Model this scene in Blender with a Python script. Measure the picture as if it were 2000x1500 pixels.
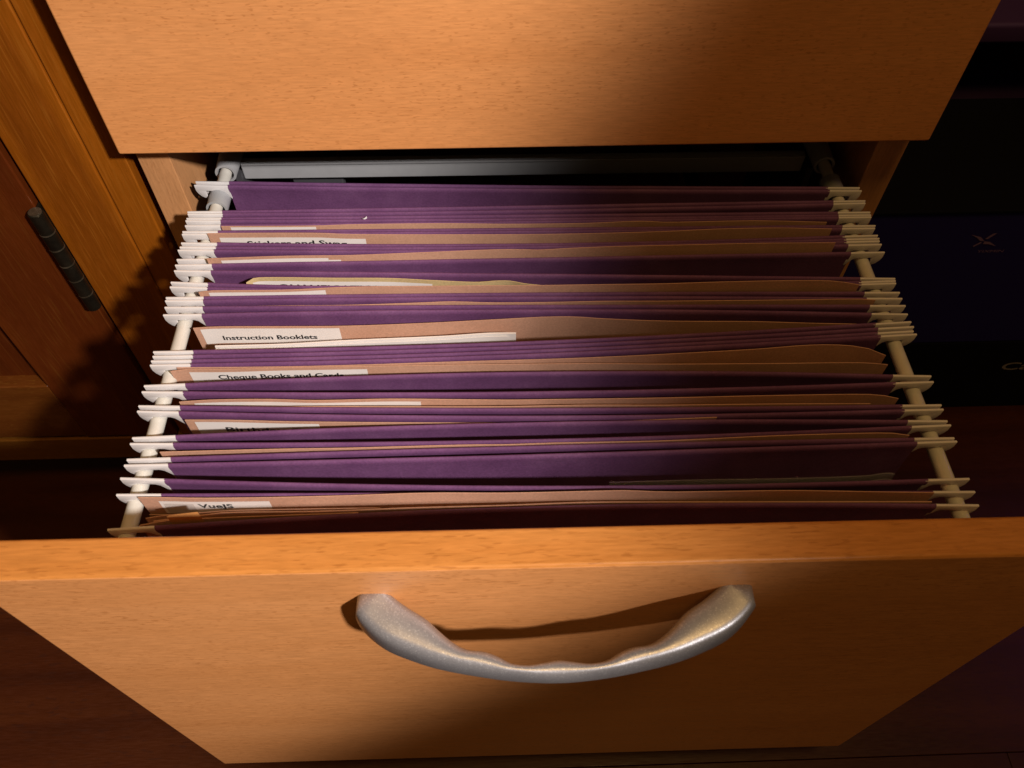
import bpy, bmesh, math, random
from mathutils import Vector, Matrix, noise

random.seed(7)
scene = bpy.context.scene
for o in list(bpy.data.objects):
    bpy.data.objects.remove(o, do_unlink=True)
COL = scene.collection
PI = math.pi

# ------------------------------------------------------------------ camera
cam_d = bpy.data.cameras.new('camera')
cam = bpy.data.objects.new('camera', cam_d)
COL.objects.link(cam)
cam.location = (-0.02330, -0.37177, 0.29082)
cam.rotation_euler = (0.622267, -0.005332, -0.032956)
cam_d.sensor_fit = 'HORIZONTAL'
cam_d.sensor_width = 36.0
cam_d.lens = 28.242
cam_d.clip_start = 0.01
cam_d.clip_end = 50
cam_d.dof.use_dof = True
cam_d.dof.focus_distance = 0.47
cam_d.dof.aperture_fstop = 20
scene.camera = cam
scene.render.resolution_x = 1024
scene.render.resolution_y = 768

# ------------------------------------------------------------------ world: dim warm room
world = bpy.data.worlds.new('World')
scene.world = world
world.use_nodes = True
bg = world.node_tree.nodes['Background']
bg.inputs[0].default_value = (1.0, 0.58, 0.24, 1)
bg.inputs[1].default_value = 0.062

# ------------------------------------------------------------------ lamps
def aim(o, d):
    o.rotation_euler = Vector(d).to_track_quat('-Z', 'Y').to_euler()
# room lamp to the right of and behind the camera; its cone edge stands in for a person's cast shadow on the right
ld = bpy.data.lights.new('room_lamp', 'SPOT')
ld.energy = 189
ld.color = (1.0, 0.92, 0.87)
ld.spot_size = math.radians(69.8)
ld.spot_blend = 0.18
ld.shadow_soft_size = 0.045
lo = bpy.data.objects.new('room_lamp', ld)
COL.objects.link(lo)
lo.location = (0.80, -1.08, 1.06)
aim(lo, (-0.8723, 0.3945, -0.2888))
# weak warm fill added overhead, standing in for bounce off the ceiling
ld = bpy.data.lights.new('overhead_fill', 'AREA')
ld.shape = 'DISK'
ld.size = 0.5
ld.energy = 9.5
ld.color = (1.0, 0.60, 0.20)
lo = bpy.data.objects.new('overhead_fill', ld)
COL.objects.link(lo)
lo.location = (0.25, -0.60, 1.9)
aim(lo, (-0.03, 0.22, -1))
# violet light strip far right
ld = bpy.data.lights.new('violet_lamp', 'AREA')
ld.shape = 'RECTANGLE'
ld.size = 0.5
ld.size_y = 0.03
ld.energy = 0.15
ld.color = (0.55, 0.18, 1.0)
lo = bpy.data.objects.new('violet_lamp', ld)
COL.objects.link(lo)
lo.location = (0.95, 0.12, 0.28)
aim(lo, (-0.7, 0.12, -0.42))

vs = scene.view_settings
vs.view_transform = 'Standard'
vs.look = 'None'
vs.exposure = 0
vs.gamma = 1
vs.use_curve_mapping = False

# ------------------------------------------------------------------ materials
class NT:
    def __init__(s, name):
        s.m = bpy.data.materials.new(name)
        s.m.use_nodes = True
        s.t = s.m.node_tree
        s.b = s.t.nodes['Principled BSDF']
        s.tc = s.t.nodes.new('ShaderNodeTexCoord')
    def n(s, kind, **kw):
        n = s.t.nodes.new(kind)
        for k, v in kw.items():
            setattr(n, k, v)
        return n
    def l(s, a, b):
        s.t.links.new(a, b)
    def noise(s, scale, detail=3, rough=0.5, sc=1.0, dist=0.0, loc=(0, 0, 0), rot=(0, 0, 0)):
        mp = s.n('ShaderNodeMapping')
        mp.inputs['Scale'].default_value = scale
        mp.inputs['Location'].default_value = loc
        mp.inputs['Rotation'].default_value = rot
        s.l(s.tc.outputs['Object'], mp.inputs[0])
        n = s.n('ShaderNodeTexNoise')
        n.inputs['Scale'].default_value = sc
        n.inputs['Detail'].default_value = detail
        n.inputs['Roughness'].default_value = rough
        n.inputs['Distortion'].default_value = dist
        s.l(mp.outputs[0], n.inputs['Vector'])
        return n.outputs['Fac']
    def ramp(s, fac, stops):
        r = s.n('ShaderNodeValToRGB')
        e = r.color_ramp.elements
        while len(e) < len(stops):
            e.new(0.5)
        for el, (p, c) in zip(e, stops):
            el.position = p
            el.color = (c[0], c[1], c[2], 1) if not isinstance(c, (int, float)) else (c, c, c, 1)
        s.l(fac, r.inputs[0])
        return r.outputs[0]
    def mix(s, fac, a, b, mode='MIX'):
        m = s.n('ShaderNodeMix', data_type='RGBA', blend_type=mode)
        for v, i in ((fac, 0), (a, 6), (b, 7)):
            if isinstance(v, (int, float)):
                m.inputs[i].default_value = v
            elif isinstance(v, tuple):
                m.inputs[i].default_value = (v[0], v[1], v[2], 1)
            else:
                s.l(v, m.inputs[i])
        return m.outputs[2]
    def bump(s, h, strength, dist):
        b = s.n('ShaderNodeBump')
        b.inputs['Strength'].default_value = strength
        b.inputs['Distance'].default_value = dist
        s.l(h, b.inputs['Height'])
        s.l(b.outputs[0], s.b.inputs['Normal'])
    def set(s, col=None, rough=None, metal=None, spec=None):
        if col is not None:
            if isinstance(col, tuple):
                s.b.inputs['Base Color'].default_value = (col[0], col[1], col[2], 1)
            else:
                s.l(col, s.b.inputs['Base Color'])
        if rough is not None:
            if isinstance(rough, (int, float)):
                s.b.inputs['Roughness'].default_value = rough
            else:
                s.l(rough, s.b.inputs['Roughness'])
        if metal is not None:
            s.b.inputs['Metallic'].default_value = metal
        if spec is not None:
            s.b.inputs['Specular IOR Level'].default_value = spec
        return s.m

def wood(name, light, mid, dark, pore, axis='X', rough=0.42, porescale=1.0, pore_amt=0.6, bump=0.25, spec=0.35, lo=0.60, hi=0.69, along=260):
    s = NT(name)
    def sc(along, across):
        return (along, across, across) if axis == 'X' else (across, across, along)
    broad = s.noise(sc(2.2, 26), 4, 0.55, dist=0.6)
    fine = s.noise(sc(85, 900), 2, 0.6)
    col = s.ramp(broad, [(0.30, dark), (0.50, mid), (0.70, light)])
    f2 = s.ramp(fine, [(0.35, 0.90), (0.65, 1.06)])
    col = s.mix(1.0, col, f2, 'MULTIPLY')
    tilt = (0, 0.03, 0) if axis == 'X' else (0, 0.0, 0)
    po = s.noise(sc(along * porescale, 1000 * porescale), 1, 0.4, rot=tilt)
    patch = s.noise(sc(9, 40), 2, 0.5, loc=(3, 1, 7))
    pm = s.ramp(po, [(lo, 0.0), (hi, 1.0)])
    pp = s.ramp(patch, [(0.35, 0.35), (0.62, 1.0)])
    pf = s.mix(1.0, pm, pp, 'MULTIPLY')
    pf = s.mix(1.0, pf, (pore_amt,) * 3, 'MULTIPLY')
    col = s.mix(pf, col, pore)
    cloud = s.noise((5, 5, 5), 2, 0.5)
    col = s.mix(1.0, col, s.ramp(cloud, [(0.3, 0.93), (0.7, 1.05)]), 'MULTIPLY')
    s.bump(s.mix(0.5, fine, po), bump, 0.0004)
    return s.set(col, s.ramp(fine, [(0.3, rough - 0.06), (0.7, rough + 0.08)]), spec=spec)

M = {}
M['beech'] = wood('beech_laminate', (0.700, 0.305, 0.108), (0.672, 0.286, 0.097), (0.635, 0.262, 0.085), (0.42, 0.150, 0.040), 'X', lo=0.60, hi=0.68, pore_amt=0.55, bump=0.12)
M['beech_edge'] = wood('beech_edging', (0.60, 0.262, 0.072), (0.54, 0.215, 0.050), (0.45, 0.160, 0.030), (0.24, 0.070, 0.010), 'X', rough=0.36, porescale=0.85, pore_amt=0.42, along=160)
M['beech_side'] = wood('beech_carcass', (0.58, 0.29, 0.125), (0.53, 0.255, 0.105), (0.47, 0.215, 0.082), (0.36, 0.15, 0.05), 'Z', rough=0.5, pore_amt=0.4)
M['oak'] = wood('stained_oak', (0.270, 0.078, 0.004), (0.210, 0.056, 0.003), (0.140, 0.034, 0.002), (0.32, 0.11, 0.012), 'Z', rough=0.34, porescale=0.8, pore_amt=0.4, along=32, lo=0.55, bump=0.4)
M['oak_x'] = wood('stained_oak_rail', (0.200, 0.078, 0.010), (0.155, 0.056, 0.007), (0.105, 0.036, 0.004), (0.25, 0.12, 0.02), 'X', rough=0.34, porescale=0.7, pore_amt=0.5, bump=0.4)
M['door'] = wood('red_brown_door', (0.110, 0.024, 0.003), (0.084, 0.016, 0.002), (0.060, 0.011, 0.0015), (0.16, 0.06, 0.01), 'Z', rough=0.36, along=32, porescale=0.8, pore_amt=0.35, bump=0.35)
M['door_x'] = wood('red_brown_rail', (0.125, 0.038, 0.005), (0.098, 0.027, 0.0035), (0.070, 0.018, 0.002), (0.17, 0.07, 0.01), 'X', rough=0.36, porescale=0.7, pore_amt=0.35, bump=0.35)
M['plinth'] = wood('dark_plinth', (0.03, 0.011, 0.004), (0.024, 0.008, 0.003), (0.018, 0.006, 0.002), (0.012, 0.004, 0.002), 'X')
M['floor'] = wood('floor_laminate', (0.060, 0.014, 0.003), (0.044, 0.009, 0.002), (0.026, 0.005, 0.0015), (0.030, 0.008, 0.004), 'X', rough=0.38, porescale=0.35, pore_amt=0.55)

def card(name, base, hi, lo, rough=0.75, fib=0.0, bump=0.25, spec=0.25, grain=0.10):
    s = NT(name)
    a = s.noise((900, 900, 900), 2, 0.6)
    b = s.noise((35, 35, 35), 3, 0.6)
    col = s.ramp(b, [(0.3, lo), (0.5, base), (0.72, hi)])
    col = s.mix(1.0, col, s.ramp(a, [(0.3, 1 - grain), (0.7, 1 + grain)]), 'MULTIPLY')
    if fib:
        f = s.noise((220, 2600, 2600), 2, 0.5)
        col = s.mix(s.mix(1.0, s.ramp(f, [(0.66, 0.0), (0.74, 1.0)]), (fib,) * 3, 'MULTIPLY'), col, hi)
    s.bump(a, bump, 0.0002)
    return s.set(col, rough, spec=spec)

M['purple'] = card('purple_card', (0.122, 0.045, 0.124), (0.148, 0.060, 0.148), (0.106, 0.038, 0.108), 0.7, fib=0.5, spec=0.3, grain=0.15)
M['manila'] = card('buff_manila_card', (0.49, 0.275, 0.185), (0.53, 0.305, 0.208), (0.45, 0.250, 0.165), 0.78)
M['cream'] = card('cream_card', (0.52, 0.40, 0.20), (0.56, 0.44, 0.23), (0.48, 0.36, 0.18), 0.7)
M['paper'] = card('white_paper', (0.73, 0.68, 0.645), (0.76, 0.71, 0.675), (0.70, 0.65, 0.615), 0.7, grain=0.02, bump=0.08)
M['brown_paper'] = card('brown_paper', (0.56, 0.25, 0.075), (0.60, 0.28, 0.09), (0.52, 0.22, 0.06), 0.7)
s = NT('black_print'); M['ink'] = s.set(s.ramp(s.noise((300, 300, 300), 2), [(0.3, (0.012, 0.012, 0.014)), (0.7, (0.02, 0.02, 0.022))]), 0.6)

def plastic(name, base, rough, var=0.05, bump=0.05, spec=0.5):
    s = NT(name)
    a = s.noise((120, 120, 120), 3, 0.6)
    lo = tuple(c * (1 - var) for c in base)
    col = s.ramp(a, [(0.3, lo), (0.7, base)])
    s.bump(s.noise((1500, 1500, 1500), 2, 0.6), bump, 0.0001)
    return s.set(col, rough, spec=spec)

M['white'] = plastic('white_plastic', (0.67, 0.645, 0.64), 0.30)
M['rail'] = plastic('cream_enamel_tube', (0.58, 0.555, 0.50), 0.18, 0.10)
M['grey'] = plastic('grey_plastic', (0.33, 0.335, 0.345), 0.45, 0.08)
M['darkgrey'] = plastic('dark_metal_runner', (0.05, 0.05, 0.055), 0.5)
M['black'] = plastic('black_plastic', (0.012, 0.012, 0.014), 0.5)
M['printer_box'] = plastic('black_carton', (0.004, 0.004, 0.007), 0.85, spec=0.08)
M['navy'] = plastic('navy_carton', (0.018, 0.012, 0.12), 0.8, spec=0.1)
M['mark'] = plastic('pale_violet_print', (0.20, 0.12, 0.24), 0.6)
M['mark_w'] = plastic('pale_print', (0.22, 0.20, 0.20), 0.6)
M['wall'] = plastic('painted_wall', (0.022, 0.010, 0.030), 0.8, spec=0.1)
M['violet_lit'] = plastic('violet_lit_ledge', (0.06, 0.025, 0.09), 0.6)  # violet glow on the upper ledge put into its base colour
s = NT('tarnished_brass')
M['hinge'] = s.set(s.ramp(s.noise((90, 90, 90), 4, 0.6), [(0.3, (0.012, 0.009, 0.006)), (0.7, (0.034, 0.026, 0.016))]), 0.38, 0.7)
s = NT('highlight_brass')
M['brass_glint'] = s.set(s.ramp(s.noise((200, 200, 200), 3), [(0.3, (0.10, 0.08, 0.05)), (0.7, (0.22, 0.18, 0.12))]), 0.3, 0.8)  # brighter metal that paints the hinge's highlights
s = NT('silver_metallic_paint')
v = s.n('ShaderNodeTexVoronoi'); v.inputs['Scale'].default_value = 2600
s.l(s.tc.outputs['Object'], v.inputs['Vector'])
sep = s.n('ShaderNodeSeparateColor'); s.l(v.outputs['Color'], sep.inputs[0])
col = s.ramp(sep.outputs[0], [(0.0, (0.32, 0.315, 0.335)), (0.85, (0.37, 0.365, 0.385)), (1.0, (0.52, 0.515, 0.53))])
wear = s.noise((160, 160, 160), 4, 0.65)
col = s.mix(s.ramp(wear, [(0.72, 0.0), (0.80, 0.5)]), col, (0.30, 0.28, 0.27))
rg = s.ramp(sep.outputs[1], [(0.0, 0.33), (1.0, 0.42)])
nm = s.n('ShaderNodeNormalMap')
s.bump(s.mix(0.5, sep.outputs[2], wear), 0.10, 0.0001)
M['silver'] = s.set(col, rg, 0.62)
s.t.nodes.remove(nm)
s = NT('clear_plastic')
s.b.inputs['Transmission Weight'].default_value = 0.9
s.b.inputs['IOR'].default_value = 1.2
M['clear'] = s.set(s.ramp(s.noise((80, 80, 80), 2), [(0.3, (0.75, 0.75, 0.75)), (0.7, (0.9, 0.9, 0.9))]), 0.25)
s = NT('glossy_tape')
s.b.inputs['Alpha'].default_value = 0.28
M['tape'] = s.set(s.ramp(s.noise((60, 60, 60), 2), [(0.3, (0.45, 0.38, 0.34)), (0.7, (0.52, 0.45, 0.40))]), 0.2)

# ------------------------------------------------------------------ builders
def rootloc(p):
    v = Vector((0, 0, 0))
    while p is not None:
        v += p.location
        p = p.parent
    return v

def tag(o, label=None, cat=None, group=None, kind=None):
    if label: o['label'] = label
    if cat: o['category'] = cat
    if group: o['group'] = group
    if kind: o['kind'] = kind
    return o

def thing(name, loc, label, cat, group=None):
    o = bpy.data.objects.new(name, None)
    o.empty_display_size = 0.02
    o.location = loc
    COL.objects.link(o)
    return tag(o, label, cat, group)

def mesh(name, verts, faces, mats, parent=None, smooth=False, fm=None):
    """world-space verts; stored relative to the parent's origin"""
    off = rootloc(parent)
    me = bpy.data.meshes.new(name)
    me.from_pydata([tuple(Vector(v) - off) for v in verts], [], faces)
    for m in (mats if isinstance(mats, list) else [mats]):
        me.materials.append(m)
    if fm:
        for p, i in zip(me.polygons, fm):
            p.material_index = i
    if smooth:
        me.polygons.foreach_set('use_smooth', [True] * len(me.polygons))
    me.update()
    o = bpy.data.objects.new(name, me)
    COL.objects.link(o)
    if parent is not None:
        o.parent = parent
    return o

def box(name, x, y, z, mat, parent=None, r=0.0, seg=2, xf=None, topmat=None):
    bm = bmesh.new()
    bmesh.ops.create_cube(bm, size=1)
    for v in bm.verts:
        v.co = Vector((x[0] + (v.co.x + .5) * (x[1] - x[0]), y[0] + (v.co.y + .5) * (y[1] - y[0]), z[0] + (v.co.z + .5) * (z[1] - z[0])))
    if r:
        bmesh.ops.bevel(bm, geom=list(bm.edges), offset=r, segments=seg, profile=0.5, affect='EDGES')
    bm.normal_update()
    fm = None
    if topmat is not None:
        fm = [0 if abs(f.normal.y) > 0.80 else 1 for f in bm.faces]
    vs_ = [(xf(*v.co) if xf else v.co.copy()) for v in bm.verts]
    bm.verts.index_update()
    fs = [[v.index for v in f.verts] for f in bm.faces]
    bm.free()
    o = mesh(name, vs_, fs, [mat, topmat] if topmat is not None else mat, parent, smooth=bool(r), fm=fm)
    if r:
        flat_big(o)
    return o

def flat_big(o):
    """keep shading crisp on big flat faces of a bevelled box"""
    md = o.modifiers.new('weighted', 'WEIGHTED_NORMAL')
    md.keep_sharp = False

def tube(name, a, b, r, mat, parent=None, seg=24, r2=None, inner=None, cap=True):
    a, b = Vector(a), Vector(b)
    d = (b - a).normalized()
    u = d.orthogonal().normalized()
    w = d.cross(u)
    r2 = r if r2 is None else r2
    vs_, fs = [], []
    rings = [(a, r), (b, r2)]
    if inner:
        rings = [(a + d * 0.004, inner), (a, inner), (a, r), (b, r2)]
    for c, q in rings:
        for k in range(seg):
            t = 2 * PI * k / seg
            vs_.append(c + u * math.cos(t) * q + w * math.sin(t) * q)
    n = len(rings)
    for i in range(n - 1):
        for k in range(seg):
            k2 = (k + 1) % seg
            fs.append([i * seg + k, i * seg + k2, (i + 1) * seg + k2, (i + 1) * seg + k])
    if cap:
        if not inner:
            fs.append(list(range(seg))[::-1])
        fs.append([(n - 1) * seg + k for k in range(seg)])
    o = mesh(name, vs_, fs, mat, parent, smooth=True)
    es = [e for e in o.data.edges]
    o.data.set_sharp_from_angle(angle=math.radians(40))
    return o

def extrude_poly(name, pts, t, mat, parent=None):
    """pts in local xz; thickness t along y, small chamfer; returns mesh data"""
    bm = bmesh.new()
    vs_ = [bm.verts.new((p[0], -t / 2, p[1])) for p in pts]
    f = bm.faces.new(vs_)
    r = bmesh.ops.extrude_face_region(bm, geom=[f])
    for v in r['geom']:
        if isinstance(v, bmesh.types.BMVert):
            v.co.y = t / 2
    bmesh.ops.recalc_face_normals(bm, faces=bm.faces)
    es = [e for e in bm.edges if abs(e.verts[0].co.y - e.verts[1].co.y) < 1e-6]
    bmesh.ops.bevel(bm, geom=es, offset=t * 0.22, segments=2, profile=0.5, affect='EDGES')
    me = bpy.data.meshes.new(name)
    bm.to_mesh(me)
    bm.free()
    me.materials.append(mat)
    me.polygons.foreach_set('use_smooth', [True] * len(me.polygons))
    me.set_sharp_from_angle(angle=math.radians(35))
    return me

def cr(tab, x):
    """Catmull-Rom style smooth lookup in a table of tuples sorted by [0]"""
    n = len(tab)
    if x <= tab[0][0]:
        return tab[0][1:]
    if x >= tab[-1][0]:
        return tab[-1][1:]
    for i in range(n - 1):
        if tab[i][0] <= x <= tab[i + 1][0]:
            break
    x0, x1 = tab[i][0], tab[i + 1][0]
    h = x1 - x0
    t = (x - x0) / h
    out = []
    for k in range(1, len(tab[0])):
        y0, y1 = tab[i][k], tab[i + 1][k]
        m0 = (y1 - tab[i - 1][k]) / (x1 - tab[i - 1][0]) if i > 0 else (y1 - y0) / h
        m1 = (tab[i + 2][k] - y0) / (tab[i + 2][0] - x0) if i + 2 < n else (y1 - y0) / h
        t2, t3 = t * t, t * t * t
        out.append((2 * t3 - 3 * t2 + 1) * y0 + (t3 - 2 * t2 + t) * h * m0 + (-2 * t3 + 3 * t2) * y1 + (t3 - t2) * h * m1)
    return out

def text_mesh(body, bold=0.0):
    cu = bpy.data.curves.new('lettering', 'FONT')
    cu.body = body
    cu.resolution_u = 3
    cu.offset = bold
    o = bpy.data.objects.new('lettering', cu)
    COL.objects.link(o)
    bpy.context.view_layer.update()
    me = bpy.data.meshes.new_from_object(o.evaluated_get(bpy.context.evaluated_depsgraph_get()))
    vs_ = [v.co.copy() for v in me.vertices]
    fs = [list(p.vertices) for p in me.polygons]
    bpy.data.objects.remove(o, do_unlink=True)
    bpy.data.meshes.remove(me)
    x0, x1 = min(v.x for v in vs_), max(v.x for v in vs_)
    return [((v.x - x0) / (x1 - x0), v.y) for v in vs_], fs
CAP = 0.70   # cap height of the built-in font at size 1 (approx)

# ================================================================== SETTING
ZF = -0.40
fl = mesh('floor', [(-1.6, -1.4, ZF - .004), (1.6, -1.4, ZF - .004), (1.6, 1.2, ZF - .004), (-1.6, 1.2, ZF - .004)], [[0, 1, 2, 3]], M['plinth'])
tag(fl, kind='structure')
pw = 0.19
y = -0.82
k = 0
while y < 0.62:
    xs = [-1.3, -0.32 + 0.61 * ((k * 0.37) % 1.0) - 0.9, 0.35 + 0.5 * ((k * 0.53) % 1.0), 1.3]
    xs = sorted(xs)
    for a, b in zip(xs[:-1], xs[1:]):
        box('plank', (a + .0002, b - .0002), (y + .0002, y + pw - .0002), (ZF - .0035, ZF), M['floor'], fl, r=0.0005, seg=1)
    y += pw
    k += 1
w = mesh('wall', [(0.24, 0.34, ZF), (1.4, 0.34, ZF), (1.4, 0.34, 0.5), (0.24, 0.34, 0.5), (0.24, 0.40, ZF), (1.4, 0.40, ZF), (1.4, 0.40, 0.5), (0.24, 0.40, 0.5)],
         [[0, 1, 2, 3], [5, 4, 7, 6], [4, 0, 3, 7], [1, 5, 6, 2], [3, 2, 6, 7], [4, 5, 1, 0]], M['wall'])
tag(w, kind='structure')
box('ledge', (0.26, 1.38), (0.30, 0.3395), (-0.24, -0.185), M['wall'], w, r=0.006)
box('ledge', (0.26, 1.38), (0.285, 0.3395), (-0.118, -0.098), M['violet_lit'], w, r=0.004)  # upper ledge added to carry the painted violet glow

# ================================================================== NEIGHBOUR CABINET
nc = thing('wooden_cabinet', (-0.55, 0.20, ZF), 'dark brown stained wooden cabinet with hinged door at the left edge', 'cabinet')
box('side_panel', (-0.2562, -0.2362), (0.0185, 0.42), (-0.345, 0.42), M['oak'], nc, r=0.0012)
box('stile', (-0.3005, -0.2564), (0.0175, 0.042), (-0.3170, 0.42), M['oak'], nc, r=0.0012)
box('base_rail', (-0.90, -0.2563), (0.0160, 0.042), (-0.3525, -0.3185), M['oak_x'], nc, r=0.0015)
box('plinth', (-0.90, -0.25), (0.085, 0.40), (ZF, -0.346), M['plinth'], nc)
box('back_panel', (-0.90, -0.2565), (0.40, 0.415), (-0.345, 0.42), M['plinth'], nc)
dr = box('door', (-0.3830, -0.3040), (0.0165, 0.038), (-0.3155, 0.42), M['door'], nc, r=0.0012)
dr['label'] = 'red brown framed cabinet door'
box('bottom_rail', (-0.80, -0.3832), (0.0172, 0.037), (-0.3155, -0.2400), M['door_x'], dr, r=0.0015)
box('recessed_panel', (-0.80, -0.3834), (0.0290, 0.0352), (-0.2402, 0.42), M['door'], dr)
# hinge: six knuckles of a rolled barrel with a pin, plus leaf in the gap
hg = tube('hinge', (-0.3021, 0.0110, -0.0505), (-0.3021, 0.0110, -0.1375), 0.0036, M['hinge'], nc, seg=16)
hz = [-0.0500, -0.0668, -0.0800, -0.0945, -0.1085, -0.1235, -0.1385]
for a, b in zip(hz[:-1], hz[1:]):
    kn = tube('knuckle', (-0.3021, 0.0110, a - .0009), (-0.3021, 0.0110, b + .0009), 0.0048, M['hinge'], hg, seg=20)
for a in hz[1:-1]:
    tube('glint_ring', (-0.3021, 0.0110, a + .0007), (-0.3021, 0.0110, a - .0002), 0.00495, M['brass_glint'], hg, seg=20)  # bright rings standing in for the highlights at the knuckle joints
tube('pin_head', (-0.3021, 0.0110, -0.0508), (-0.3021, 0.0110, -0.0496), 0.0040, M['brass_glint'], hg, seg=20)  # highlight on the barrel's top cap, painted by the brighter metal
box('hinge_leaf', (-0.3028, -0.3014), (0.0115, 0.036), (-0.1385, -0.0500), M['hinge'], hg)

# ================================================================== FILING CABINET (carcass)
fc = thing('filing_cabinet', (0, 0.25, ZF), 'beech laminate filing cabinet carcass around the open drawer', 'cabinet')
for sx in (-1, 1):
    xa, xb = sorted((sx * 0.2105, sx * 0.2295))
    box('side_panel', (xa, xb), (0.0185, 0.50), (-0.385, 0.225), M['beech_side'], fc, r=0.0008)
box('back_panel', (-0.2103, 0.2103), (0.488, 0.499), (-0.385, 0.205), M['darkgrey'], fc)
box('bottom_board', (-0.2103, 0.2103), (0.0190, 0.4878), (-0.385, -0.367), M['beech_side'], fc)
box('top_board', (-0.2103, 0.2103), (0.0190, 0.4878), (0.207, 0.225), M['beech_side'], fc)
box('plinth', (-0.215, 0.215), (0.06, 0.48), (ZF, -0.3852), M['darkgrey'], fc)
for sx in (-1, 1):
    xa, xb = sorted((sx * 0.2030, sx * 0.2103))
    box('drawer_runner', (xa, xb), (0.05, 0.48), (-0.325, -0.300), M['darkgrey'], fc)

ud = thing('closed_drawer', (0, 0.0, 0.0), 'closed beech laminate drawer front above the open drawer', 'drawer')
box('drawer_front', (-0.2290, 0.2290), (0.0, 0.0180), (0.0, 0.205), M['beech'], ud, r=0.0016, seg=3, topmat=M['beech_edge'])
box('drawer_box', (-0.195, 0.195), (0.0182, 0.44), (0.020, 0.18), M['darkgrey'], ud)

# ================================================================== OPEN DRAWER
SK = -0.00523
def dw(x, y, z):
    c, s_ = math.cos(SK), math.sin(SK)
    return Vector((c * x - s_ * y + 0.00177, s_ * x + c * y, z))
D = 0.24867
od = thing('open_drawer', (0, -0.12, -0.3545), 'open filing drawer with beech laminate front, bow handle and cream side rails', 'drawer')
box('drawer_front', (-0.2290, 0.2290), (-D, -D + 0.0172), (-0.3545, -0.00297), M['beech'], od, r=0.0018, seg=3, xf=dw, topmat=M['beech_edge'])
box('drawer_tray', (-0.185, 0.185), (-D + 0.0174, 0.16), (-0.335, -0.325), M['darkgrey'], od, xf=dw)
for sx in (-1, 1):
    xa, xb = sorted((sx * 0.1855, sx * 0.1875))
    box('tray_side', (xa, xb), (-D + 0.0174, 0.16), (-0.335, -0.300), M['darkgrey'], od, xf=dw)
ZR = -0.04835
for sx in (-1, 1):
    x = sx * 0.1925
    rl = tube('rail', dw(x, -D + 0.0172, ZR), dw(x, 0.15, ZR), 0.0037, M['rail'], od, seg=32)
    tube('sleeve', dw(x, 0.0085, ZR - .0012), dw(x, 0.0262, ZR - .0012), 0.0064, M['grey'], rl, seg=32, inner=0.0050)
    tube('end_socket', dw(x, 0.0405, ZR), dw(x, 0.085, ZR), 0.0066, M['grey'], rl, seg=32, inner=0.0050, r2=0.0078)
    box('runner_arm', tuple(sorted((sx * 0.187, sx * 0.191))), (0.05, 0.15), (-0.325, -0.058), M['darkgrey'], rl, xf=dw)
cb = box('cross_bar', (-0.1870, 0.1850), (0.0540, 0.0600), (-0.0645, -0.0508), M['grey'], od, r=0.0012, xf=dw)
box('top_lip', (-0.1860, 0.1840), (0.0525, 0.0539), (-0.0522, -0.0506), M['grey'], cb, r=0.0004, xf=dw)
for (a, b) in ((-0.158, -0.124),):
    box('catch', (a, b), (0.062, 0.070), (-0.085, -0.060), M['darkgrey'], cb, r=0.001, xf=dw)

# handle: bow with finger grips on the inner side
OUT = [(-1.0, -0.0820, 0.0082), (-.93, -0.0768, 0.0136), (-.86, -0.0700, 0.0184), (-.74, -0.0600, 0.0228), (-.62, -0.0500, 0.0262), (-.48, -0.0390, 0.0288), (-.28, -0.0226, 0.0315), (0, 0.0, 0.0334),
       (.28, 0.0226, 0.0315), (.48, 0.0390, 0.0288), (.62, 0.0500, 0.0262), (.74, 0.0600, 0.0228), (.86, 0.0700, 0.0184), (.93, 0.0768, 0.0136), (1.0, 0.0820, 0.0082)]
INN = [(-1.0, -0.0690, -0.0020), (-.93, -0.0660, 0.0005), (-.86, -0.0610, 0.0040), (-.74, -0.0530, 0.0088), (-.66, -0.0472, 0.0140), (-.60, -0.0425, 0.0178), (-.52, -0.0365, 0.0208), (-.44, -0.0298, 0.0216), (-.37, -0.0248, 0.0234), (-.28, -0.0188, 0.0266), (-.18, -0.0120, 0.0274), (-.08, -0.0055, 0.0263), (0, 0.0, 0.0255),
       (.08, 0.0055, 0.0263), (.18, 0.0120, 0.0274), (.28, 0.0188, 0.0266), (.37, 0.0248, 0.0234), (.44, 0.0298, 0.0216), (.52, 0.0365, 0.0208), (.60, 0.0425, 0.0178), (.66, 0.0472, 0.0140), (.74, 0.0530, 0.0088), (.86, 0.0610, 0.0040), (.93, 0.0660, 0.0005), (1.0, 0.0690, -0.0020)]
ZTB = [(-1.0, -0.0262, -0.0468), (-.8, -0.0282, -0.0470), (-.5, -0.0308, -0.0465), (0, -0.0328, -0.0458), (.5, -0.0308, -0.0465), (.8, -0.0282, -0.0470), (1.0, -0.0262, -0.0468)]
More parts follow.
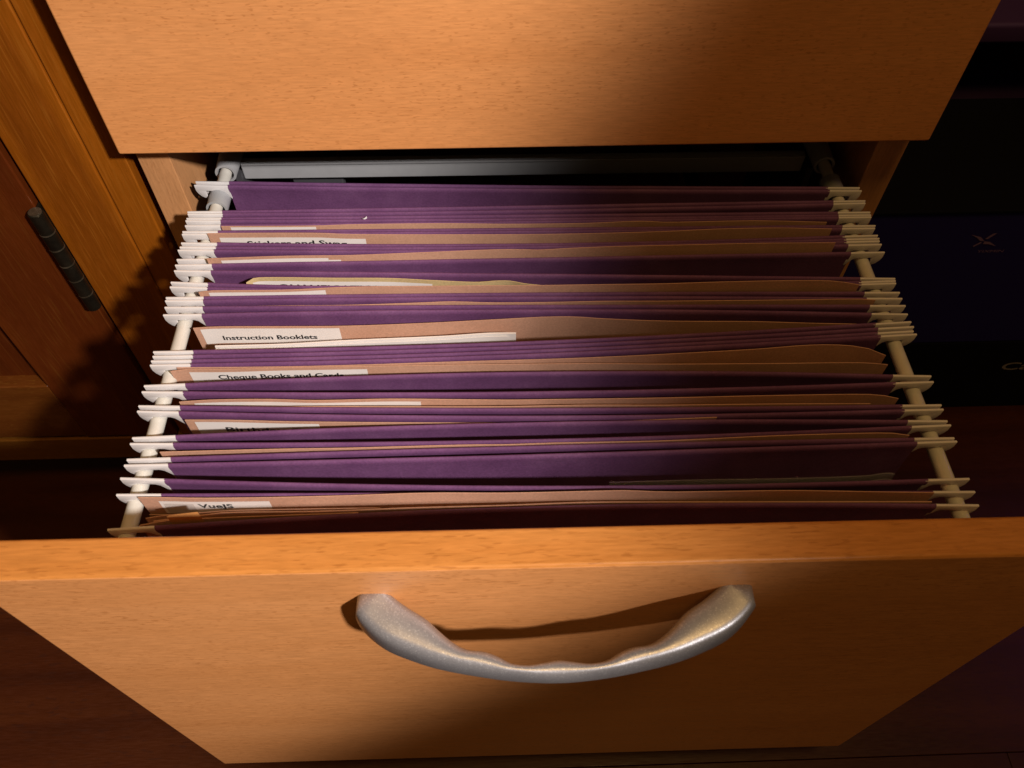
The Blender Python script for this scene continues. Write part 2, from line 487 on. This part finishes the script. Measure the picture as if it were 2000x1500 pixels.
def handle():
    NS, NK = 80, 28
    vs_, fs = [], []
    us = [-1 + 2 * i / NS for i in range(NS + 1)]
    rows = []
    for u in us:
        ox, odp = cr(OUT, u)
        ix, idp = cr(INN, u)
        zt, zb = cr(ZTB, u)
        rows.append((ox, odp, ix, idp, zt, zb, 2 / (2.5 + 2.2 * max(0.0, abs(u) - 0.55) / 0.45)))
    e0 = list(rows[0]); e0[1] = -0.002; e0[0] = -0.0821
    e1 = list(rows[-1]); e1[1] = -0.002; e1[0] = 0.0821
    rows = [tuple(e0)] + rows + [tuple(e1)]
    for ox, odp, ix, idp, zt, zb, e in rows:
        O = Vector((ox, -D - odp, 0)); I = Vector((ix, -D - idp, 0))
        c = (O + I) / 2
        h = (O - I) / 2
        zc, hz_ = (zt + zb) / 2, (zt - zb) / 2
        for k in range(NK):
            t = 2 * PI * k / NK
            ct, st = math.cos(t), math.sin(t)
            a = math.copysign(abs(ct) ** e, ct)
            b = math.copysign(abs(st) ** e, st)
            p = c + h * a
            vs_.append(dw(p.x, p.y, zc + hz_ * b))
    n = len(rows)
    for i in range(n - 1):
        for k in range(NK):
            k2 = (k + 1) % NK
            fs.append([i * NK + k, i * NK + k2, (i + 1) * NK + k2, (i + 1) * NK + k])
    fs.append(list(range(NK)))
    fs.append([(n - 1) * NK + k for k in range(NK)][::-1])
    return mesh('handle', vs_, fs, M['silver'], od, smooth=True)
hd = handle()
hd['label'] = 'silver bow handle with finger grips'
bmx = bmesh.new(); bmx.from_mesh(hd.data); bmesh.ops.recalc_face_normals(bmx, faces=bmx.faces); bmx.to_mesh(hd.data); bmx.free()

# ================================================================== HANGING FILES
BARS = [ (0.0244,0.0089), (0.0211,0.0061), (-0.0023,-0.0034), (-0.0042,-0.0055), (-0.0081,-0.0134), (-0.0100,-0.0158), (-0.0142,-0.0177), (-0.0193,-0.0250), (-0.0215,-0.0272), (-0.0286,-0.0332), (-0.0319,-0.0358), (-0.0344,-0.0379), (-0.0418,-0.0408), (-0.0462,-0.0471), (-0.0509,-0.0673), (-0.0595,-0.0692), (-0.0630,-0.0711), (-0.0709,-0.0781), (-0.0732,-0.0825), (-0.0780,-0.0877), (-0.0834,-0.0938), (-0.1083,-0.0997), (-0.1113,-0.1031), (-0.1143,-0.1061), (-0.1170,-0.1083), (-0.1303,-0.1356), (-0.1340,-0.1392), (-0.1427,-0.1534), (-0.1458,-0.1560), (-0.1612,-0.1631), (-0.1644,-0.1655), (-0.1732,-0.1730), (-0.1763,-0.1749), (-0.1834,-0.1952), (-0.1920,-0.2021), (-0.2094,-0.2092) ]
BOW =  {1: -0.0012, 2: -0.0012, 4: -0.0018, 6: -0.0009, 10: -0.0042, 11: -0.0032, 12: -0.0034, 16: -0.004, 17: -0.003, 18: 0.0012, 19: 0.0018, 20: 0.0006, 21: 0.0032, 22: -0.0034, 23: -0.0029, 24: -0.0029, 25: -0.003, 26: 0.0053, 27: -0.0034, 28: -0.002, 29: -0.0037, 30: 0.0038, 31: -0.0032, 32: 0.0014, 33: -0.0009, 34: -0.0044, 36: 0.0052}
SHEETS={
'm4':(4,[(-0.1809,-0.0157,-0.0398),(-0.1245,-0.0168,-0.0398),(-0.1065,-0.0163,-0.0398),(-0.0504,-0.0169,-0.0398),(-0.0129,-0.0184,-0.0398),(0.0341,-0.0190,-0.0398),(0.0670,-0.0181,-0.0398),(0.0812,-0.0194,-0.0398),(0.1347,-0.0196,-0.0398),(0.1771,-0.0220,-0.0398)]),
'm5':(5,[(-0.1872,-0.0229,-0.0385),(-0.1852,-0.0228,-0.0385),(-0.1234,-0.0243,-0.0385),(-0.1055,-0.0258,-0.0385),(-0.0102,-0.0286,-0.0385),(0.0346,-0.0290,-0.0385),(0.0797,-0.0285,-0.0385),(0.1116,-0.0273,-0.0385),(0.1462,-0.0277,-0.0382),(0.1778,-0.0291,-0.0385)]),
'm7':(7,[(-0.1829,-0.0450,-0.0368),(-0.1380,-0.0449,-0.0361),(-0.1034,-0.0452,-0.0362),(-0.0677,-0.0444,-0.0361),(-0.0227,-0.0431,-0.0361),(-0.0078,-0.0432,-0.0361),(0.0044,-0.0440,-0.0361),(0.0226,-0.0431,-0.0361),(0.0499,-0.0424,-0.0361),(0.0773,-0.0423,-0.0361),(0.1290,-0.0422,-0.0360),(0.1754,-0.0429,-0.0361)]),
'm8':(8,[(-0.1590,-0.0613,-0.0397),(-0.1568,-0.0586,-0.0396),(-0.1479,-0.0578,-0.0396),(-0.1099,-0.0593,-0.0396),(-0.0799,-0.0603,-0.0396),(-0.0550,-0.0626,-0.0396),(-0.0311,-0.0646,-0.0396),(-0.0200,-0.0639,-0.0396),(-0.0120,-0.0643,-0.0396),(-0.0041,-0.0665,-0.0396),(0.0048,-0.0673,-0.0403)]),
'm9':(9,[(-0.1829,-0.0698,-0.0374),(-0.1792,-0.0698,-0.0364),(-0.1348,-0.0702,-0.0366),(-0.1013,-0.0698,-0.0358),(-0.0406,-0.0706,-0.0358),(0.0063,-0.0715,-0.0358),(0.0291,-0.0718,-0.0357),(0.0727,-0.0727,-0.0352),(0.1022,-0.0732,-0.0342),(0.1418,-0.0734,-0.0341),(0.1671,-0.0731,-0.0356),(0.1795,-0.0760,-0.0358)]),
'm10':(10,[(-0.1710,-0.0772,-0.0412),(-0.1347,-0.0779,-0.0409),(-0.1013,-0.0786,-0.0407),(-0.0623,-0.0782,-0.0405),(-0.0452,-0.0778,-0.0405),(-0.0234,-0.0792,-0.0405),(0.0114,-0.0798,-0.0405),(0.0376,-0.0798,-0.0405),(0.0724,-0.0807,-0.0405),(0.1416,-0.0818,-0.0405),(0.1788,-0.0831,-0.0395),(0.1880,-0.0835,-0.0402)]),
'm11':(11,[(-0.1834,-0.0909,-0.0427),(-0.1718,-0.0902,-0.0427),(-0.1334,-0.0911,-0.0427),(-0.1005,-0.0917,-0.0427),(-0.0579,-0.0909,-0.0427),(-0.0150,-0.0892,-0.0427),(0.0048,-0.0884,-0.0427),(0.0221,-0.0887,-0.0427),(0.0367,-0.0904,-0.0427),(0.0710,-0.0931,-0.0427),(0.1196,-0.0949,-0.0427),(0.1485,-0.0968,-0.0427),(0.1761,-0.0983,-0.0427)]),
'p11':(11,[(-0.1704,-0.1017,-0.0450),(-0.1326,-0.1014,-0.0450),(-0.1002,-0.0999,-0.0450),(-0.0494,-0.0985,-0.0450),(-0.0254,-0.0971,-0.0450),(-0.0103,-0.0973,-0.0450)]),
'm13b':(13,[(-0.1859,-0.1183,-0.0413),(-0.1295,-0.1193,-0.0413),(-0.0861,-0.1192,-0.0413),(-0.0488,-0.1187,-0.0413),(0.0090,-0.1183,-0.0413),(0.0422,-0.1176,-0.0413),(0.0673,-0.1168,-0.0413),(0.1150,-0.1149,-0.0413),(0.1440,-0.1130,-0.0413),(0.1630,-0.1136,-0.0413),(0.1763,-0.1167,-0.0413),(0.1826,-0.1210,-0.0413)]),
'm13':(13,[(-0.1883,-0.1210,-0.0407),(-0.1867,-0.1200,-0.0407),(-0.1593,-0.1205,-0.0407),(-0.1318,-0.1203,-0.0407),(-0.0859,-0.1207,-0.0407),(-0.0323,-0.1212,-0.0407),(0.0252,-0.1222,-0.0407),(0.0665,-0.1230,-0.0417),(0.1229,-0.1235,-0.0427),(0.1701,-0.1242,-0.0429),(0.1840,-0.1245,-0.0447)]),
'm14':(14,[(-0.1802,-0.1399,-0.0413),(-0.1647,-0.1398,-0.0403),(-0.1367,-0.1402,-0.0403),(-0.1121,-0.1416,-0.0403),(-0.0754,-0.1418,-0.0403),(-0.0447,-0.1430,-0.0403),(-0.0140,-0.1442,-0.0403),(0.0072,-0.1445,-0.0403),(0.0630,-0.1452,-0.0403),(0.1083,-0.1453,-0.0403),(0.1581,-0.1458,-0.0403),(0.1717,-0.1467,-0.0403),(0.1813,-0.1477,-0.0423)]),
'm14f':(14,[(-0.1495,-0.1435,-0.0427),(-0.1149,-0.1450,-0.0407),(-0.0752,-0.1464,-0.0404),(-0.0233,-0.1479,-0.0404),(0.0229,-0.1483,-0.0404),(0.0624,-0.1495,-0.0404),(0.1163,-0.1504,-0.0404),(0.1651,-0.1516,-0.0404)]),
'm15':(15,[(-0.1760,-0.1496,-0.0430),(-0.1548,-0.1503,-0.0430),(-0.1282,-0.1519,-0.0430),(-0.1084,-0.1528,-0.0430),(-0.0811,-0.1539,-0.0430),(-0.0448,-0.1552,-0.0430),(0.0109,-0.1569,-0.0430),(0.0868,-0.1573,-0.0406)]),
'm16':(16,[(-0.1830,-0.1694,-0.0404),(-0.1252,-0.1694,-0.0404),(-0.0935,-0.1698,-0.0404),(-0.0395,-0.1697,-0.0404),(-0.0173,-0.1701,-0.0404),(0.0056,-0.1699,-0.0404),(0.0594,-0.1702,-0.0404),(0.1121,-0.1690,-0.0404),(0.1562,-0.1688,-0.0404),(0.1720,-0.1693,-0.0404),(0.1786,-0.1707,-0.0404)]),
'w17':(17,[(0.0315,-0.1864,-0.0510),(0.0797,-0.1864,-0.0510),(0.1023,-0.1868,-0.0510),(0.1335,-0.1869,-0.0510),(0.1574,-0.1865,-0.0510),(0.1666,-0.1854,-0.0510),(0.1709,-0.1861,-0.0510)]),
'm18':(18,[(-0.1867,-0.1944,-0.0387),(-0.1722,-0.1949,-0.0387),(-0.1609,-0.1955,-0.0387),(-0.1329,-0.1961,-0.0387),(-0.1096,-0.1963,-0.0387),(-0.0909,-0.1963,-0.0387),(-0.0545,-0.1968,-0.0374),(-0.0182,-0.1977,-0.0377),(0.0181,-0.1987,-0.0363),(0.0361,-0.1992,-0.0356),(0.0546,-0.1997,-0.0370),(0.1120,-0.2012,-0.0361),(0.1539,-0.2023,-0.0377),(0.1791,-0.2029,-0.0387)]),
'a18':(18,[(-0.1834,-0.2024,-0.0438),(-0.1735,-0.2011,-0.0438),(-0.1578,-0.2003,-0.0438),(-0.1430,-0.1997,-0.0438),(-0.1102,-0.1999,-0.0438),(-0.0768,-0.2004,-0.0438)]),
'b18':(18,[(-0.1785,-0.2050,-0.0419),(-0.1650,-0.2033,-0.0419),(-0.1568,-0.2026,-0.0419),(-0.1468,-0.2016,-0.0419),(-0.1096,-0.2022,-0.0419),(-0.0909,-0.2022,-0.0419),(-0.0620,-0.2018,-0.0419),(-0.0183,-0.2018,-0.0419),(0.0184,-0.2014,-0.0419),(0.0550,-0.2023,-0.0419),(0.1380,-0.2047,-0.0419),(0.1783,-0.2059,-0.0419)]),
'c18':(18,[(-0.1836,-0.2076,-0.0403),(-0.1704,-0.2055,-0.0403),(-0.1550,-0.2050,-0.0403),(-0.1320,-0.2047,-0.0403),(-0.0860,-0.2040,-0.0408)]),
}
XLR = 0.1925
ZB = -0.0404
ZBOT = -0.285
def bar_y(i, x):
    a, b = BARS[i - 1]
    return a + (b - a) * (x + XLR) / (2 * XLR) + BOW.get(i, 0.0) * (1 - min(1.0, abs(x / XLR) ** (4 if i in (16, 17) else 2)))
def tips(i):
    """x of the left and right hook tips of a bar"""
    ya, yb = BARS[i - 1]
    t = (ya - 0.0246) / (-0.2094 - 0.0246)
    tl = -0.2036 + 0.0066 * t + random.uniform(-.0006, .0006)
    t = (yb - 0.009) / (-0.2094 - 0.009)
    tr = 0.2062 - 0.0072 * t + random.uniform(-.0006, .0006)
    return tl, tr
def leaf_y(i, x, z):
    """Y of the card hanging from bar i at height z: towards the fold at the bottom"""
    f = (i + 1) // 2
    mid = 0.5 * (bar_y(2 * f - 1, x) + bar_y(2 * f, x))
    t = max(0.0, (ZB - z) / (ZB - ZBOT))
    side = 0.0012 if i % 2 == 1 else -0.0012
    return bar_y(i, x) * (1 - t) + (mid + side) * t

hook_pts = [(0, 0), (0.0212, 0), (0.0212, -0.0098), (0.0206, -0.0098), (0.0185, -0.0068), (0.0172, -0.0050), (0.0152, -0.0041), (0.0064, -0.0040), (0.0060, -0.0044), (0.0060, -0.0090), (0.0055, -0.0096), (0.0044, -0.0096), (0.0024, -0.0084), (0.0008, -0.0062), (0.0, -0.0040)]
hook_l = extrude_poly('hook', [(p[0], p[1]) for p in hook_pts], 0.0013, M['white'])
hook_r = extrude_poly('hook', [(-p[0], p[1]) for p in hook_pts][::-1], 0.0013, M['white'])

def leaf(i, x0, x1, parent, name):
    NX = 30
    prof = [(0.0007, -0.016), (0.0007, -0.006), (0.0009, -0.0016), (0.00085, -0.0005), (0.0004, 0.0005), (-0.0003, 0.0005), (-0.0009, -0.0003), (-0.0011, -0.0014), (-0.0010, -0.0026), (-0.0007, -0.005), (-0.0005, -0.010),
            (-0.0004, -0.018), (-0.0004, -0.03), (-0.0004, -0.05), (-0.0004, -0.08), (-0.0004, -0.14), (-0.0004, ZBOT - ZB)]
    if i % 2 == 0:
        prof = [(-a, b) for a, b in prof][::-1] if False else prof
    vs_, fs = [], []
    ph = random.uniform(0, 50)
    for k in range(NX + 1):
        x = x0 + (x1 - x0) * k / NX
        wob = 0.0003 * noise.noise((x * 18 + ph, ph, 0))
        for dy, dz in prof:
            z = ZB + dz
            sag = 0.0005 * noise.noise((x * 9 + ph, dz * 25, 3.3)) * min(1, -dz / 0.02 if dz < 0 else 0)
            # small extra margin of card past the slanted hook plate lower down
            vs_.append((x, leaf_y(i, x, z) + dy + sag * 0.5, z + wob * 0.5))
    n = len(prof)
    for k in range(NX):
        for j in range(n - 1):
            fs.append([k * n + j, k * n + j + 1, (k + 1) * n + j + 1, (k + 1) * n + j])
    return mesh(name, vs_, fs, M['purple'], parent, smooth=True)

FILE_LABELS = [
 'rearmost purple hanging file, beside the grey cross bar',
 'second purple hanging file from the back, in front of the wide gap',
 'third purple hanging file from the back, empty and pressed shut',
 'fourth purple hanging file from the back, with a blank white strip',
 'purple hanging file holding the Stickers and Swag folder',
 'closed purple hanging file just in front of Stickers and Swag',
 'seventh purple hanging file from the back, with a wavy buff folder',
 'purple hanging file holding the cream QUALIFICATION folder',
 'purple hanging file just in front of the cream QUALIFICATION folder',
 'purple hanging file directly behind the Instruction Booklets file',
 'wide open purple hanging file holding the Instruction Booklets folder',
 'closed purple hanging file between Instruction Booklets and Cheque Books',
 'purple hanging file holding the Cheque Books and Cards folder',
 'purple hanging file directly in front of Cheque Books and Cards',
 'purple hanging file holding the Birthday folder',
 'third purple hanging file from the drawer front, thin buff edge inside',
 'purple hanging file with clear wallet, just behind the VueJS file',
 'frontmost purple hanging file, holding the VueJS folder',
]
GR = 'purple hanging files on the drawer rails'
for f in range(1, 19):
    i, j = 2 * f - 1, 2 * f
    ym = 0.25 * sum(BARS[i - 1] + BARS[j - 1])
    root = thing('hanging_file', (0, ym, ZBOT), FILE_LABELS[f - 1], 'hanging file', GR)
    for q, nm in ((i, 'back_leaf'), (j, 'front_leaf')):
        tl, tr = tips(q)
        x0, x1 = tl + 0.0207, tr - 0.0197
        lf = leaf(q, x0, x1, root, nm)
        ya, yb = bar_y(q, tl), bar_y(q, tr)
        ang_l = math.atan2(bar_y(q, tl + 0.03) - ya, 0.03)
        ang_r = math.atan2(yb - bar_y(q, tr - 0.03), 0.03)
        vs_, fs = [], []
        NB = 16
        for k in range(NB + 1):
            x = tl + 0.019 + (tr - tl - 0.038) * k / NB
            for dy, dz in ((-.00035, -.0042), (.00035, -.0042), (.00035, -.0006), (-.00035, -.0006)):
                vs_.append((x, leaf_y(q, x, ZB + dz) + dy, ZB + dz))
        for k in range(NB):
            for c in range(4):
                c2 = (c + 1) % 4
                fs.append([k * 4 + c, k * 4 + c2, k * 4 + 4 + c2, k * 4 + 4 + c])
        fs += [[0, 1, 2, 3], [NB * 4 + 3, NB * 4 + 2, NB * 4 + 1, NB * 4]]
        hb = mesh('hanger_bar', vs_, fs, M['white'], root)
        for me, x, yy, ang in ((hook_l, tl, ya, ang_l), (hook_r, tr, yb, ang_r)):
            o = bpy.data.objects.new('hook', me)
            COL.objects.link(o)
            o.parent = hb
            o.location = Vector((x, yy, ZB + 0.0002)) - root.location
            o.rotation_euler = (0, 0, ang)

# ------------------------------------------------------------------ sheets in the files
def sheet_fn(key):
    f, tab = SHEETS[key]
    tab = [(a, b, c) for a, b, c in tab]
    i, j = 2 * f - 1, 2 * f
    def fn(x, z=None, drop=0.0):
        yt, zt = cr(tab, x)
        zt -= drop
        if z is None:
            z = zt
        b0, g0 = bar_y(i, x), bar_y(j, x)
        s_ = (b0 - yt) / (b0 - g0)
        zz = min(z, ZB)
        b, g = leaf_y(i, x, zz), leaf_y(j, x, zz)
        # hang straight from the top edge for the first 3 cm
        k = min(1.0, max(0.0, (ZB - zz - 0.02) / 0.05))
        y_ = (b - s_ * (b - g)) * k + (yt * (1 - k))
        return y_, zt
    return f, tab, fn

def sheet(name, key, mat, parent, th=0.0004, depth=0.20, dy=0.0, drop=0.0, x0=None, x1=None, NX=48):
    f, tab, fn = sheet_fn(key)
    xa = tab[0][0] if x0 is None else x0
    xb = tab[-1][0] if x1 is None else x1
    rows = [0, .0004, .004, .010, .020, .035, .06, .10, depth]
    vs_, fs = [], []
    R = len(rows)
    for k in range(NX + 1):
        x = xa + (xb - xa) * k / NX
        _, zt = fn(x, drop=drop)
        for s_ in (-1, 1):
            for r in rows:
                yy, _ = fn(x, zt - r)
                vs_.append((x, yy + dy + s_ * th / 2, zt - r))
    for k in range(NX):
        for s_ in (0, 1):
            for r in range(R - 1):
                a = k * 2 * R + s_ * R + r
                b = a + 2 * R
                q = [a, b, b + 1, a + 1]
                fs.append(q if s_ == 0 else q[::-1])
        a = k * 2 * R
        fs.append([a, a + R, a + 3 * R, a + 2 * R])
    for k in (0, NX):
        for r in range(R - 1):
            a = k * 2 * R + r
            q = [a, a + 1, a + R + 1, a + R]
            fs.append(q if k == 0 else q[::-1])
    o = mesh(name, vs_, fs, mat, parent, smooth=True)
    o.data.set_sharp_from_angle(angle=math.radians(40))
    return o

def patch(name, key, x0, x1, top, h, mat, parent, off, slant=0.0, zabs=None, NX=24, curl=0.0):
    """a flat thing stuck on the viewer's side of a sheet"""
    f, tab, fn = sheet_fn(key)
    vs_, fs = [], []
    rows = [0, .003, .007, h]
    for k in range(NX + 1):
        t = k / NX
        x = x0 + (x1 - x0) * t
        _, zt = fn(x)
        ztop = (zt - top) if zabs is None else (zabs[0] + (zabs[1] - zabs[0]) * t)
        for r in rows:
            z = ztop - r
            yy, _ = fn(x, z)
            vs_.append((x, yy - off, z))
    n = len(rows)
    for k in range(NX):
        for r in range(n - 1):
            a = k * n + r
            fs.append([a, a + 1, a + n + 1, a + n])
    return mesh(name, vs_, fs, mat, parent, smooth=True)

def lettering(key, body, x0, x1, z0, z1, cap, parent, off=0.00052, bold=0.022):
    """x0..x1 extent; z0/z1 = baseline height at each end; cap height in metres"""
    f, tab, fn = sheet_fn(key)
    uv, fs = text_mesh(body, bold)
    vs_ = []
    for u, v in uv:
        x = x0 + (x1 - x0) * u
        z = z0 + (z1 - z0) * u + v / CAP * cap
        yy, _ = fn(x, z)
        vs_.append((x, yy - off, z))
    return mesh('lettering', vs_, fs, M['ink'], parent)

def folder(key, label, cat='folder', name='manila_folder', mat='manila', front=True, drop=0.015):
    f, tab, fn = sheet_fn(key)
    xm = 0.5 * (tab[0][0] + tab[-1][0])
    yy, zt = fn(xm)
    root = thing(name, (xm, yy, zt - 0.20), label, cat, 'buff document folders in the hanging files' if name == 'manila_folder' else None)
    sheet('back_cover', key, M[mat], root)
    if front:
        sheet('front_cover', key, M[mat], root, dy=-0.0011, drop=drop, depth=0.185)
    return root

r = folder('m4', 'buff folder with a blank white label strip, in the fourth file from the back')
patch('label_sticker', 'm4', -0.1756, -0.1255, 0.0006, 0.012, M['paper'], r, 0.00035)

r = folder('m5', 'buff folder labelled Stickers and Swag')
st = patch('label_sticker', 'm5', -0.1812, -0.0958, 0.0033, 0.013, M['paper'], r, 0.00035)
lettering('m5', 'Stickers and Swag', -0.1660, -0.1072, -0.0485, -0.0477, 0.0040, st)

r = folder('m7', 'buff folder with wavy top edge and blank label, behind the cream folder')
patch('label_sticker', 'm7', -0.1753, -0.1149, 0.0016, 0.012, M['paper'], r, 0.00035)
patch('index_strip', 'm7', -0.1150, -0.1080, 0.0030, 0.010, M['paper'], r, 0.00040)

r = folder('m8', 'cream folder labelled QUALIFICATION in capitals', name='cream_folder', mat='cream', front=False)
st = patch('label_sticker', 'm8', -0.1575, -0.0560, 0.0026, 0.020, M['paper'], r, 0.00035)
lettering('m8', 'QUALIFICATION CERTIFICATES', -0.1430, -0.0290, -0.0486, -0.0502, 0.0040, st)

r = folder('m9', 'buff folder with a long blank label, in front of the cream folder')
patch('label_sticker', 'm9', -0.1775, -0.1140, 0.0013, 0.012, M['paper'], r, 0.00035)

r = folder('m10', 'thin buff folder edge two files behind Instruction Booklets')
patch('label_sticker', 'm10', -0.1400, -0.0984, 0.0001, 0.012, M['paper'], r, 0.00035)

r = folder('m11', 'buff folder labelled Instruction Booklets', front=False)
st = patch('label_sticker', 'm11', -0.1800, -0.1055, 0.0013, 0.0125, M['paper'], r, 0.00035)
lettering('m11', 'Instruction Booklets', -0.1700, -0.1186, -0.0535, -0.0527, 0.0035, st)
sheet('front_cover', 'p11', M['manila'], r, dy=-0.0040, drop=0.016, depth=0.17, x0=-0.1700, x1=-0.0103)

f, tab, fn = sheet_fn('p11')
pr = thing('loose_paper', (-0.09, -0.098, -0.245), 'white paper booklet tucked in front of Instruction Booklets', 'paper')
sheet('page', 'p11', M['paper'], pr, th=0.0009)
sheet('page', 'p11', M['paper'], pr, dy=-0.0012, drop=0.0012, x1=-0.0150)

r = folder('m13', 'buff folder labelled Cheque Books and Cards', front=False)
sheet('rear_cover', 'm13b', M['manila'], r)
st = patch('label_sticker', 'm13', -0.1797, -0.0883, 0.0021, 0.014, M['paper'], r, 0.00035)
lettering('m13', 'Cheque Books and Cards', -0.1657, -0.1010, -0.0486, -0.0492, 0.0036, st)

r = folder('m14', 'buff folder with long blank label strip, in front of Cheque Books and Cards', front=False)
patch('label_sticker', 'm14', -0.1731, -0.0598, 0.0018, 0.012, M['paper'], r, 0.00035)
sheet('front_cover', 'm14f', M['manila'], r)

r = folder('m15', 'buff folder with a half hidden Birthday label')
st = patch('label_sticker', 'm15', -0.1716, -0.1100, 0.0014, 0.013, M['paper'], r, 0.00035)
lettering('m15', 'Birthday Cards', -0.1577, -0.1040, -0.0524, -0.0518, 0.0035, st)

folder('m16', 'thin buff folder edge in the third file from the drawer front')

r = folder('m18', 'buff folder labelled VueJS, nearest the drawer front')
st = patch('label_sticker', 'm18', -0.1785, -0.1276, 0.0030, 0.012, M['paper'], r, 0.00035)
lettering('m18', 'VueJS', -0.1612, -0.1452, -0.0473, -0.0476, 0.0036, st)
patch('clear_tape', 'm18', -0.1770, -0.1630, 0.0052, 0.010, M['tape'], st, 0.00050)

# papers at the front of the VueJS file
def paper(name, key, label, mat, cat='paper', th=0.0004, depth=0.19, **kw):
    f, tab, fn = sheet_fn(key)
    yy, zt = fn(0.5 * (tab[0][0] + tab[-1][0]))
    root = thing(name, (0.5 * (tab[0][0] + tab[-1][0]), yy, zt - depth), label, cat)
    sheet('page', key, M[mat], root, th=th, depth=depth, **kw)
    return root
paper('loose_paper', 'a18', 'short buff sheet curving just in front of the VueJS label', 'manila')
pb = paper('loose_paper', 'b18', 'long buff sheet running the full width before the front file leaf', 'manila', th=0.0006)
paper('loose_paper', 'c18', 'low buff sheet against the front leaf at the left', 'manila')
br = thing('brown_paper_slip', (-0.165, -0.205, -0.07), 'orange brown paper slip sticking up below the VueJS label', 'paper slip')
patch('slip', 'c18', -0.1703, -0.1558, 0, 0.020, M['brown_paper'], br, 0.0005, zabs=(-0.0352, -0.0328))

# clear wallet in the second file from the front
wl = thing('clear_wallet', (0.10, -0.185, -0.25), 'clear plastic wallet edge poking up at the right', 'plastic wallet')
sheet('film', 'w17', M['clear'], wl, th=0.0006, depth=0.18)
sheet('film', 'w17', M['clear'], wl, th=0.0004, dy=-0.0016, drop=0.003, depth=0.178)

# tiny clear tab on a purple edge
tb = thing('plastic_tab', (-0.0974, -0.0108, -0.0420), 'tiny clear plastic tab on a purple file edge near the back', 'tab')
vs_, fs = [], []
for k in range(9):
    t = k / 8
    for dz in (0, 0.0016):
        vs_.append((-0.0990 + 0.0032 * t, -0.0109 - 0.0012 * math.sin(t * PI), -0.0410 + dz + 0.0010 * t))
for k in range(8):
    fs.append([2 * k, 2 * k + 2, 2 * k + 3, 2 * k + 1])
mesh('film', vs_, fs, M['white'], tb, smooth=True)

# ================================================================== RIGHT BACKGROUND
def flat_text(body, x0, x1, y_, z0, cap, mat, parent, shear=0.0, bold=0.0):
    uv, fs = text_mesh(body, bold)
    vs_ = [(x0 + (x1 - x0) * u + shear * v * cap, y_, z0 + v / CAP * cap) for u, v in uv]
    return mesh('lettering', vs_, fs, mat, parent)
b1 = thing('carton', (0.50, 0.20, ZF), 'black carton with pale lettering on the floor at the right', 'carton')
box('carton_body', (0.255, 0.80), (0.080, 0.218), (ZF, -0.2905), M['printer_box'], b1, r=0.002)
flat_text('Canon', 0.4700, 0.540, 0.0796, -0.3345, 0.0115, M['mark_w'], b1, bold=0.01)
b2 = thing('carton', (0.50, 0.20, -0.2900), 'dark navy carton with pale violet emblem stacked on the black carton', 'carton')
box('carton_body', (0.250, 0.78), (0.080, 0.218), (-0.2900, -0.1300), M['navy'], b2, r=0.0015)
box('lid_flap', (0.249, 0.781), (0.0785, 0.219), (-0.1298, -0.1265), M['printer_box'], b2, r=0.001)
vs_, fs = [], []
def blade(pts):
    n0 = len(vs_)
    for (a, c) in pts:
        vs_.append((a, 0.0796, c))
    fs.append(list(range(n0, n0 + len(pts))))
cx, cz = 0.3685, -0.1585
blade([(cx - .0135, cz + .0065), (cx - .004, cz + .0035), (cx + .001, cz - .001), (cx - .003, cz - .0005), (cx - .007, cz + .003)])
blade([(cx + .0012, cz - .0012), (cx + .006, cz - .002), (cx + .0130, cz - .0068), (cx + .006, cz - .0045), (cx + .001, cz - .004)])
blade([(cx + .0025, cz + .0012), (cx + .007, cz + .0075), (cx + .004, cz + .0070), (cx + .0002, cz + .0015)])
blade([(cx - .0015, cz - .0015), (cx - .0005, cz - .0030), (cx - .0050, cz - .0072), (cx - .0060, cz - .0062)])
mesh('emblem', vs_, fs, M['mark'], b2)
flat_text('YIXMIN', 0.3690, 0.3905, 0.0796, -0.1722, 0.0028, M['mark'], b2)
# dark rounded canister standing on the navy carton
cn = thing('canister', (0.49, 0.155, -0.1265), 'black rounded canister standing on the navy carton, at the right edge', 'canister')
prof = [(0.0, 0.0), (0.052, 0.0), (0.058, 0.004), (0.060, 0.012), (0.060, 0.120), (0.056, 0.136), (0.045, 0.145), (0.020, 0.149), (0.0, 0.150)]
def lathe(name, prof, c, mat, parent, seg=40):
    vs_, fs = [], []
    for r_, h_ in prof:
        for k in range(seg):
            t = 2 * PI * k / seg
            vs_.append((c[0] + r_ * math.cos(t), c[1] + r_ * math.sin(t), c[2] + h_))
    for i in range(len(prof) - 1):
        for k in range(seg):
            k2 = (k + 1) % seg
            fs.append([i * seg + k, i * seg + k2, (i + 1) * seg + k2, (i + 1) * seg + k])
    o = mesh(name, vs_, fs, mat, parent, smooth=True)
    o.data.validate()
    return o
lathe('shell', prof[1:-1] + [(0.002, 0.150)], (0.49, 0.155, -0.1265), M['black'], cn)
lathe('lid_knob', [(0.012, 0.149), (0.012, 0.160), (0.009, 0.164), (0.001, 0.165)], (0.49, 0.155, -0.1265), M['black'], cn)
